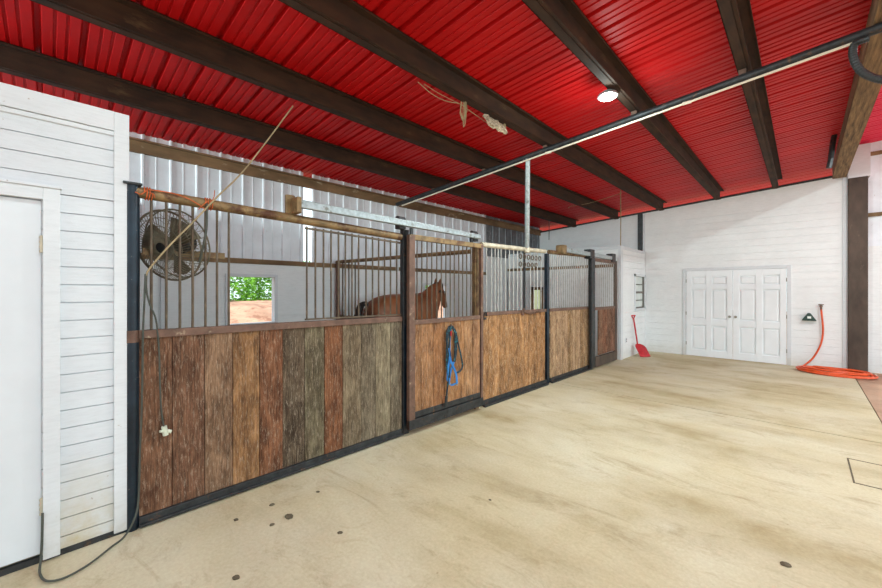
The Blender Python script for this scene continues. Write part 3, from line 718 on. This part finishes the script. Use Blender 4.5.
cordthing('power_cord', 'dark cord running down the blue post and along the floor to the white door', 'cord', [P_(205, 203), P_(204, 235), P_(198, 262)] and [P_(145.5, 274), P_(144.5, 300), P_(143, 335), P_(142, 400), P_(140, 450), P_(138.5, 500), px(134, 520, x=-3.16), Vector((-3.15, .33, .012)), px(110, 548, z=.012), px(88, 565, z=.012), px(64, 578, z=.012), px(47, 581, z=.012), px(40, 574, z=.012), Vector((-3.17, -.04, .03)), Vector((-3.19, -.035, .12)), Vector((-3.19, -.032, .3))], .006, M['cord'])
cordthing('hanging_fan_cord', 'short dark cord hanging from the rail beside the right edge of the fan', 'cord', [P_(207, 204), P_(206.5, 225), P_(204, 243), px(199, 262, x=-3.25)], .008, M['cord'], P_(207, 204))
# orange twine on the rail
def wrap(c, rr, y0, y1, n_):
    return [c+Vector((rr*math.cos(a), y0+(y1-y0)*k/(n_*8), rr*math.sin(a))) for k, a in ((k, k*PI/4) for k in range(n_*8+1))]
for (s_, lab, n_) in ((.46, 'orange baling twine knotted round the pipe rail above the fan', 3), (sy(207.5), 'orange baling twine knotted round the rail near the cable crossing', 3)):
    c = W_(s_, 0, rail1(s_)); t = thing('baling_twine', lab, 'twine', c, ROT)
    mb = MB(); mb.tube(wrap(Vector((0, 0, 0)), .044, -.02, .025, n_), .0035, 5, False)
    mb.tube([Vector((.045, .01, 0)), Vector((.055, .03, .05 if s_ > .6 else -.01)), Vector((.05, .035, .10 if s_ > .6 else -.03))], .003, 5)
    mb.tube(smoothpts([Vector((.045, -.01, .01)), Vector((.055, -.04, -.02)), Vector((.05, -.07, -.06 if s_ > .6 else -.01))]), .003, 5)
    if s_ < .6: mb.tube(smoothpts([Vector((.045, .0, .02)), Vector((.05, .12, .02)), Vector((.05, .22, .0)), Vector((.048, .30, -.04)), Vector((.048, .34, -.07))]), .0035, 5)
    mb.build('twine', M['twine'], t)
# ---------------------------------------------------------------- halter on door
hx = -3.245+.015*3.4+DO+.03
t = thing('horse_halter', 'bright blue halter with dark lead rope hanging on the near sliding door', 'halter', (hx, 3.33, .44))
o = t.location
def hp(u, v, dx=.02): return px(u, v, x=hx+dx)-o
mb = MB()
def strap(pts, w_=.02, th=.006):
    pts = smoothpts(pts, 4)
    for a, b_ in zip(pts, pts[1:]): mb.bar(a, b_+(b_-a)*.1, w_, th, (1, 0, 0))
mb = MB(); strap([hp(449, 348), hp(450, 355), hp(449, 362), hp(448, 370), hp(447.5, 380)], .03); strap([hp(450, 360, .03), hp(453, 366, .03), hp(456, 374, .03), hp(457, 383, .03)], .03)
strap([hp(454, 362), hp(451, 370), hp(449, 383)], .026); strap([hp(447.5, 380), hp(451, 385), hp(457, 383)], .02); strap([hp(451, 330), hp(450, 340), hp(450, 350), hp(451, 362)], .016)
mb.build('halter_straps', M['bluewebbing'], t)
mb = MB(); mb.tube(smoothpts([hp(448, 383), hp(449.5, 385), hp(451, 383)]), .006, 6); mb.build('buckle', M['chrome'], t); mb = MB(); mb.tube(smoothpts([hp(455, 384), hp(457, 385.5), hp(458, 382)]), .006, 6); mb.build('buckle', M['chrome'], t)
mb = MB()
for pts in ([(447, 350), (446.5, 335), (449, 327), (453, 327), (455, 335), (455, 350), (454, 362)], [(448, 365), (447.5, 340), (450, 328), (454, 331), (456.5, 345), (455, 362)],
            [(450, 328), (455, 330), (458, 343), (461, 356), (462.5, 366), (460, 371), (456, 373)], [(449, 330), (447, 345), (446.5, 365), (448, 380), (447, 392), (446, 402)],
            [(451, 327), (449.5, 340), (449, 358), (449.5, 378)]):
    mb.tube(smoothpts([hp(a, b_, .012+.006*(i % 2)) for i, (a, b_) in enumerate(pts)]), .0105, 7)
mb.build('lead_rope', M['darkrope'], t, smooth=True)
mb = MB(); mb.tube([hp(446.5, 396), hp(445.5, 407)], .018, 8); mb.build('rope_end', M['black'], t, smooth=True)
mb = MB(); mb.tube([hp(451, 331, .03), hp(451, 336, .03)], .009, 8); o2 = mb.build('red_snap', M['red'], t); o2['label'] = 'small red snap'
mb = MB(); mb.tube([hp(450, 326, -.03), hp(451, 327, .03), hp(451, 324, .035)], .005, 6); mb.build('hook', M['steel_dark'], t)
# hook/latches on the middle rail
for u, v, lab in ((485, 316, 'small black latch on the stall rail right of the near sliding door'), (523, 312, 'pale metal latch and chain on the middle stall rail')):
    s_ = sy(u, .04); z_ = sz(u, v, .04); t = slot('gate_latch', lab, 'latch', s_, .032); t.location.z = z_
    mb = MB(); mb.tube(smoothpts([Vector((.0, -.03, -.04)), Vector((.02, -.03, .03)), Vector((.02, .02, .05)), Vector((.0, .04, .0))]), .009, 6); mb.box(-.004, .012, -.02, .03, -.05, -.02)
    if u > 500:
        for k in range(9): mb.tube([Vector((.012, .05+k*.05, -.015-.02*math.sin(k*.4)+.008)), Vector((.012, .10+k*.05, -.015-.02*math.sin(k*.4+.4)-.008))], .009, 5)
    mb.build('latch', M['steel_dark'] if u < 500 else M['steel_brown'], t)
# ---------------------------------------------------------------- shovel
t = thing('stable_shovel', 'red plastic scoop shovel leaning against the white box room wall', 'shovel', (-2.80, 9.80, 0))
o = t.location
ht = Vector((XBOX+.03, 9.62, .93))-o; mid = Vector((-2.86, 9.80, .32))-o
ht = px(633.5, 318, x=XBOX+.035)-o; mid = px(637.5, 344, x=-2.89)-o; tip = px(645, 357.5, z=0)-o; tip.z = .012
MB().tube([mid, ht], .017, 10).build('handle', M['red'], t, smooth=True)
dh = (ht-mid).normalized(); sd = Vector((.693, -.72, 0)); sd = Vector((math.cos(A), math.sin(A), 0))
mb = MB(); g0 = ht
mb.tube([g0-dh*.02, g0+dh*.06-sd*.045], .014, 8); mb.tube([g0-dh*.02, g0+dh*.06+sd*.045], .014, 8); mb.tube([g0+dh*.06-sd*.055, g0+dh*.06+sd*.055], .015, 8)
mb.build('grip', M['red'], t, smooth=True)
# scoop: concave blade with side walls
dn = (tip-mid).normalized(); up = sd.cross(dn).normalized(); up = up if up.y < 0 or up.z > 0 else -up
mb = MB(); NU, NVv = 8, 9; Ls = (tip-mid).length
for i in range(NU+1):
    f = i/NU; wd = .045+(.125-.045)*min(1, f*3.2)**.6; 
    for j in range(NVv+1):
        g_ = j/NVv*2-1; lift = .055*abs(g_)**3*(1-.5*f)*min(1, .3+f*3)
        mb.v.append(tuple(mid+dn*(Ls*f)+sd*(wd*g_)+up*(lift)))
for i in range(NU):
    for j in range(NVv): a_ = i*(NVv+1)+j; mb.f.append((a_, a_+1, a_+NVv+2, a_+NVv+1))
bo = mb.build('scoop', M['red'], t, smooth=True); s_ = bo.modifiers.new('t', 'SOLIDIFY'); s_.thickness = .007
# outlet plate on the box wall
t = thing('outlet_plate', 'small white outlet plate low on the box room wall', 'outlet', (XBOX+.002, 9.38, .42))
mb = MB(); mb.box(0, .012, -.04, .04, -.06, .06); mb.build('plate', M['trim'], t, bevel=.003)
mb = MB(); mb.box(.012, .015, -.02, .02, .01, .04); mb.box(.012, .015, -.02, .02, -.04, -.01); mb.build('socket', M['groove'], t)
# ---------------------------------------------------------------- hose, spigot, hanger
yw = YF-.014
sp = px(821, 307, y=yw)
t = thing('water_spigot', 'brass spigot on the white far wall with the orange hose attached', 'spigot', sp)
mb = MB(); mb.tube([(0, 0, .02), (0, -.06, .02), (0, -.08, 0), (0, -.08, -.05)], .016, 10); mb.tube([(-.04, -.05, .05), (.04, -.05, .05)], .009, 8); mb.tube([(0, -.05, .02), (0, -.05, .05)], .008, 8)
mb.build('tap', M['steel_brown'], t, smooth=True)
mb = MB(); mb.tube([(0, 0, .02), (-.0, -.004, .02)], .03, 12); mb.build('flange', M['chrome'], t)
hz = .018; hc = Vector((.42, 10.36, 0)); t = thing('garden_hose', 'orange garden hose coiled on the floor and rising to the wall spigot', 'hose', hc)
pts = [sp+Vector((0, -.08, -.05)), px(823, 330, y=yw-.07), px(820.5, 345, y=yw-.09), px(813, 358, y=yw-.10), Vector((.02, 10.72, .06)), Vector((-.02, 10.62, hz))]
hp_ = [p-hc for p in pts]
random.seed(2)
n_ = 0; coil = []
for k in range(1, 7*16):
    a = math.radians(155)+2*PI*k/16
    lap = k/16; rx = .50-.012*lap+.035*math.sin(lap*2.3); ry = .34-.02*lap+.03*math.cos(lap*1.7)
    c = Vector((.04*math.sin(lap*1.3), .03*math.cos(lap*2.1), 0))
    ex, ey = rx*math.cos(a), ry*math.sin(a)
    coil.append(c+Vector((ex*.99+ey*.10, ey+ex*-.03, hz+.014*min(4, lap*.8)+.008*math.sin(k*.7))))
coil += [Vector((.47, .10, .03)), Vector((.53, .2, hz))]
mb = MB(); mb.tube(smoothpts(hp_+coil, 4), .0155, 8); mb.build('hose', M['orange'], t, smooth=True)
mb = MB(); mb.tube([Vector((.53, .2, hz)), Vector((.55, .24, hz))], .019, 10); mb.build('hose_end', M['steel_cream'], t)
tb = px(809, 319, y=yw)
t = thing('hose_hanger', 'dark green triangular bracket mounted on the white wall left of the spigot', 'bracket', tb)
mb = MB(); 
tri = [(-.11, -.03), (.11, -.03), (.095, .0), (.02, .125), (-.02, .125), (-.095, 0)]
mb.prism(tri, -.10, 0, 'y'); mb.build('bracket', M['green'], t, bevel=.008)
mb = MB(); mb.box(-.025, .03, -.104, -.1, .015, .06); mb.build('label_plate', M['pane'], t)
# ---------------------------------------------------------------- things under the roof
np_ = Vector((-2.56, 0, zr(-2.56)))
n0 = Vector((-2.66, 3.63, zr(-2.56)))
t = thing('paper_wad', 'dusty pale wad of paper stuck under the roof beam with string', 'debris', n0)
mb = MB()
for i in range(4):
    for j in range(8):
        u_, v_ = i/3, j/7
        mb.v.append((.0+.05*math.sin(j*1.7+i)*.3+u_*.08, -.18+.34*v_, -.035-.13*u_+.012*math.sin(j*2.6+i*2)))
for i in range(3):
    for j in range(7): a_ = i*8+j; mb.f.append((a_, a_+1, a_+9, a_+8))
w_ = mb.build('wad', M['nest'], t); s_ = w_.modifiers.new('t', 'SOLIDIFY'); s_.thickness = .035
def rb(u, v, dz=0):
    d_ = ray(u, v); tt = (R0+dz-RS*XB-H)/(d_.z-RS*d_.x); return Vector((0, 0, H))+d_*tt
mb = MB(); mb.tube(smoothpts([p-n0 for p in (rb(418, 82, -.01), rb(432, 94, -.03), rb(446, 101, -.04), rb(460, 104, -.01), rb(470, 111, -.03), rb(480, 118, -.03), rb(490, 125, -.02))]), .004, 5)
mb.tube(smoothpts([p-n0 for p in (rb(424, 84, -.01), rb(440, 94, -.02), rb(462, 105, -.01))]), .003, 5)
mb.build('string', M['cordtan'], t)
for u, v, v2, lab in ((463, 103, 128, 'clump of dry straw hanging below the roof beam left of the paper wad'), (497, 128, 139, 'wisp of dry straw hanging just below the paper wad')):
    q = rb(u, v, .0); q.x = max(-2.65, min(-2.60, q.x)); q.z = zr(-2.56)-.002; t = thing('straw_clump', lab, 'debris', q)
    mb = MB(); L_ = .0042*(v2-v)*2.6
    for k in range(10):
        dx, dy = random.uniform(-.03, .03), random.uniform(-.03, .03)
        mb.tube([Vector((dx*.7, dy*.7, .01)), Vector((dx, dy, -L_*random.uniform(.3, .6))), Vector((dx*.3, dy*.3, -L_*random.uniform(.6, 1)))], .005, 4)
    mb.build('straw', M['cordtan'], t)
# wires hanging from the roof
for (x, y, zb, lab) in ((-4.87, 9.2, 2.93, 'dark wire hanging from the roof in front of the far grey wall, leftmost'), (-2.66, 8.0, 2.5, 'thin rusty wire hanging from the roof beam in front of the white box room')):
    t = thing('hanging_wire', lab, 'wire', (x, y, zb)); zz = zr(x)
    if x < -4: x_ = x
    MB().tube([(0, 0, 0), (.006, 0, (zz-zb)*.5), (0, 0, zz-zb)], .009, 6).build('wire', M['steel_dark'] if x < -4 else M['rail_rust'], t)
# loop of wire strung along beams (cream)
cordthing('drooping_wire', 'pale wire drooping from the roof near the far wall', 'wire', [rb(568, 208, 0), px(572, 206, y=8.6), px(590, 203, y=8.4), rb(622, 193, 0)], .005, M['cordtan'])
# tyre like hose loop at the header
hl = px(868, 58, z=3.72); 
t = thing('black_hose_loop', 'black corrugated hose loop hanging from the header at the top right corner', 'hose', (.47, 4.75, 3.80))
o = t.location; lp_ = [px(869, 38, y=4.7), px(855, 44, y=4.7), px(853, 56, y=4.7), px(860, 70, y=4.7), px(874, 78, y=4.7), px(890, 79, y=4.7), px(900, 60, y=4.7), px(897, 35, y=4.7)]
mb = MB(); sp_ = smoothpts([p-o for p in lp_], 12); mb.tube(sp_, [.026+.003*(i % 2) for i in range(len(sp_))], 10); mb.build('hose', M['black'], t, smooth=False)
# grey downspout strip at the header far end
t = thing('black_strap', 'grey curved rubber strip hanging at the far end of the header beam', 'strap', (.40, 8.6, 3.8)); o = t.location
mb = MB(); mb.tube(smoothpts([px(835, 132, y=8.6)-o, px(832.5, 145, y=8.6)-o, px(831, 158, y=8.6)-o, px(829, 168, y=8.6)-o]), .035, 8); mb.build('strip', M['steel_dark'], t, smooth=True)
# ---------------------------------------------------------------- grit on the floor
gl = [(289, 517, .034, 'dark clod of dirt on the concrete, the largest one before the near planks'), (318, 492, .016, 'small dark pebble just above and right of the largest clod'),
      (272, 505, .02, 'small dark pebble left of the largest clod'), (272, 525, .018, 'small dark pebble below and left of the largest clod'), (340, 533, .018, 'small brown pebble right of the largest clod'),
      (236, 520, .018, 'tan pebble near the foot of the reddish planks'), (786, 565, .028, 'dark flat dirt flake at the lower right of the floor'), (236, 578, .022, 'grey clod at the bottom left of the floor'), (490, 500, .012, 'tiny black pebble in the middle of the floor')]
for (u, v, r_, lab) in gl:
    q = px(u, min(v, 583), z=0); mb = MB(); bm = bmesh.new(); bmesh.ops.create_icosphere(bm, subdivisions=2, radius=1)
    for vt in bm.verts:
        nn = 1+.35*mn.noise(vt.co*1.6+Vector((u, v, 0))); vt.co = Vector((vt.co.x*r_*nn, vt.co.y*r_*.8*nn, max(-.2, vt.co.z)*r_*.4*nn+.2*r_*.4))
    me = bpy.data.meshes.new('dirt_clod'); bm.to_mesh(me); bm.free(); me.materials.append(M['stone']); o = bpy.data.objects.new('dirt_clod', me); C.objects.link(o); o.location = q; o.rotation_euler.z = u
    tag(o, lab, 'dirt', 'bits of dirt on the floor')
# drain cover plate at the right
mb = MB()
for a in ((.30, .68, 4.62, 4.635), (.30, .68, 5.25, 5.262), (.30, .312, 4.62, 5.262)): mb.box(*a, -.02, .002)
struct(mb, 'trim_9', M['stone'])
# ---------------------------------------------------------------- horse
hs = thing('horse', 'brown bay horse with dark mane standing in the stall behind the bars', 'horse', (-5.50, 4.66, 0), math.radians(86))
hs.location = (-5.50, 4.76, 0)
nodes = [((-.88, 0, 1.20), .22, .30), ((-.66, 0, 1.22), .29, .35), ((-.34, 0, 1.23), .29, .32), ((.05, 0, 1.18), .31, .33), ((.38, 0, 1.17), .28, .34), ((.56, 0, 1.33), .19, .31), ((.66, 0, 1.48), .13, .25), ((.72, 0, 1.60), .10, .18), ((.79, 0, 1.67), .085, .12),
         ((.89, 0, 1.54), .08, .115), ((.95, 0, 1.40), .055, .075), ((1.0, 0, 1.27), .05, .06), ((1.02, 0, 1.22), .042, .045)]
edges = [(i, i+1) for i in range(len(nodes)-1)]
def chain(root, pts):
    p_ = root
    for q in pts: nodes.append(q); edges.append((p_, len(nodes)-1)); p_ = len(nodes)-1
for s_ in (-1, 1):
    chain(1, [((-.62, .15*s_, .98), .15, .18), ((-.54, .16*s_, .80), .10, .12), ((-.74, .15*s_, .50), .05, .065), ((-.72, .15*s_, .30), .036, .04), ((-.72, .15*s_, .13), .042, .045), ((-.66, .15*s_, .03), .052, .055)])
    chain(4, [((.44, .14*s_, .92), .12, .14), ((.46, .14*s_, .72), .075, .09), ((.46, .14*s_, .46), .05, .05), ((.46, .14*s_, .30), .034, .036), ((.47, .14*s_, .13), .04, .042), ((.52, .14*s_, .03), .05, .055)])
me = bpy.data.meshes.new('body'); me.from_pydata([n[0] for n in nodes], edges, [])
bd = bpy.data.objects.new('body', me); link(bd, hs)
sk = bd.modifiers.new('skin', 'SKIN'); sk.use_smooth_shade = True
for i, n in enumerate(nodes): me.skin_vertices[0].data[i].radius = (n[1], n[2])
me.skin_vertices[0].data[3].use_root = True
rm = bd.modifiers.new('sub', 'SUBSURF'); rm.levels = 2; rm.render_levels = 2
m, nt, b = newmat('bay_coat', .5, 0, .4)
gm = nd(nt, 'ShaderNodeTexCoord'); sx = nd(nt, 'ShaderNodeSeparateXYZ'); nt.links.new(gm.outputs['Object'], sx.inputs[0])
r = nd(nt, 'ShaderNodeMapRange'); r.inputs[1].default_value = .75; r.inputs[2].default_value = .5; nt.links.new(sx.outputs[2], r.inputs[0])
c = mix(nt, noise(nt, coords(nt), 3, 4, .5), srgb(112, 64, 38), srgb(146, 90, 54)); c = mix(nt, r.outputs[0], c, srgb(34, 24, 22))
r2 = nd(nt, 'ShaderNodeMapRange'); r2.inputs[1].default_value = .92; r2.inputs[2].default_value = 1.03; nt.links.new(sx.outputs[0], r2.inputs[0])
c = mix(nt, r2.outputs[0], c, srgb(70, 44, 34)); nt.links.new(c, b.inputs['Base Color']); me.materials.append(m)
for s_ in (-1, 1):
    mb = MB(); mb.lathe([(.035, -.01), (.038, .03), (.028, .08), (.003, .13)], 10, Matrix.Translation((.80, .055*s_, 1.72)) @ Matrix.Rotation(.25*s_*-1, 4, 'X') @ Matrix.Rotation(.15, 4, 'Y')); mb.build('ear', m, hs, smooth=True)
    mb = MB(); bm_ = Matrix.Translation((.91, .077*s_, 1.56)); mb.lathe([(.003, -.02), (.014, -.014), (.019, 0), (.014, .014), (.003, .02)], 10, bm_); mb.build('eye', M['black'], hs, smooth=True)
    mb = MB(); mb.lathe([(.002, -.008), (.01, 0), (.002, .008)], 8, Matrix.Translation((1.03, .038*s_, 1.25))); mb.build('nostril', M['black'], hs)
mb = MB(); prev = None
for k, (x, z, h_) in enumerate(((.42, 1.47, .03), (.52, 1.53, .09), (.60, 1.62, .12), (.67, 1.70, .12), (.75, 1.76, .08), (.84, 1.76, .04))):
    mb.v += [(x, -.035, z-.10), (x-.02, -.018, z), (x-.02, .018, z), (x, .035, z-.10), (x+.01, .10, z-.20), (x+.01, -.10, z-.20)]
    if k:
        a_ = (k-1)*6
        for i, j in ((0, 1), (1, 2), (2, 3), (3, 4), (5, 0)): mb.f.append((a_+i, a_+j, a_+6+j, a_+6+i))
mn_ = mb.build('mane', M['mane'], hs, smooth=True); s_ = mn_.modifiers.new('t', 'SOLIDIFY'); s_.thickness = .02
MB().tube([(.86, 0, 1.77), (.91, 0, 1.70), (.95, 0, 1.60)], [.03, .032, .008], 8).build('forelock', M['mane'], hs, smooth=True)
MB().tube(smoothpts([Vector(p_) for p_ in ((-.88, 0, 1.36), (-.99, 0, 1.33), (-1.05, 0, 1.15), (-1.04, 0, .8), (-1.0, 0, .45))]), [.045]*6+[.06]*6+[.08]*6+[.07]*6+[.02], 10).build('tail', M['mane'], hs, smooth=True)
# ---------------------------------------------------------------- shrubs beyond the berm
m, nt, b = newmat('bright_leaves', .6, 0, .3)
nt.links.new(mix(nt, noise(nt, coords(nt, rnd=True), 2.5, 5, .6), srgb(58, 120, 24), srgb(140, 200, 60)), b.inputs['Base Color']); M['leaf'] = m
b.inputs['Subsurface Weight'].default_value = 0
random.seed(21)
mb = MB()
for k in range(5200):
    a = random.uniform(0, 2*PI); zz = random.random(); rr = 1.9*math.sqrt(max(.02, 1-(zz*1.05-.3)**2))*random.uniform(.75, 1.05)
    p_ = Vector((rr*math.cos(a), rr*math.sin(a), .1+3.6*zz)); p_ *= 1+.12*mn.noise(p_*1.3)
    u_ = Vector((random.gauss(0, 1), random.gauss(0, 1), random.gauss(0, .7))).normalized(); w_ = u_.orthogonal().normalized()
    s_ = random.uniform(.07, .13); n_ = len(mb.v)
    mb.v += [tuple(p_-u_*s_), tuple(p_+w_*s_*.5), tuple(p_+u_*s_), tuple(p_-w_*s_*.5)]; mb.f.append((n_, n_+1, n_+2, n_+3))
fol = mb.build('foliage', M['leaf'], None)
tr = MB().tube([(0, 0, -.3), (.1, 0, 1), (0, .1, 2.4)], [.16, .12, .05], 8).build('trunk', M['postwood'], None)
C.objects.unlink(fol); C.objects.unlink(tr)
for y, k, lab in ((5.0, 1.0, 'bright green shrub outside, left one of the two seen through the near stall window'), (9.0, .97, 'bright green shrub outside, right one of the two seen through the near stall window'),
                  (12.9, .95, 'green shrub outside next to the right one behind the near stall window'), (16.7, .95, 'green shrub outside just left of the one behind the horse window'), (20.6, 1.0, 'green shrub outside the small window behind the horse')):
    t = thing('green_shrub', lab, 'shrub', (-20+random.uniform(-.4, .4), y, .95), random.uniform(0, 6), 'shrubs outside')
    for s_ in (fol, tr): c_ = s_.copy(); C.objects.link(c_); c_.parent = t
    t.scale = (k, k, .58)
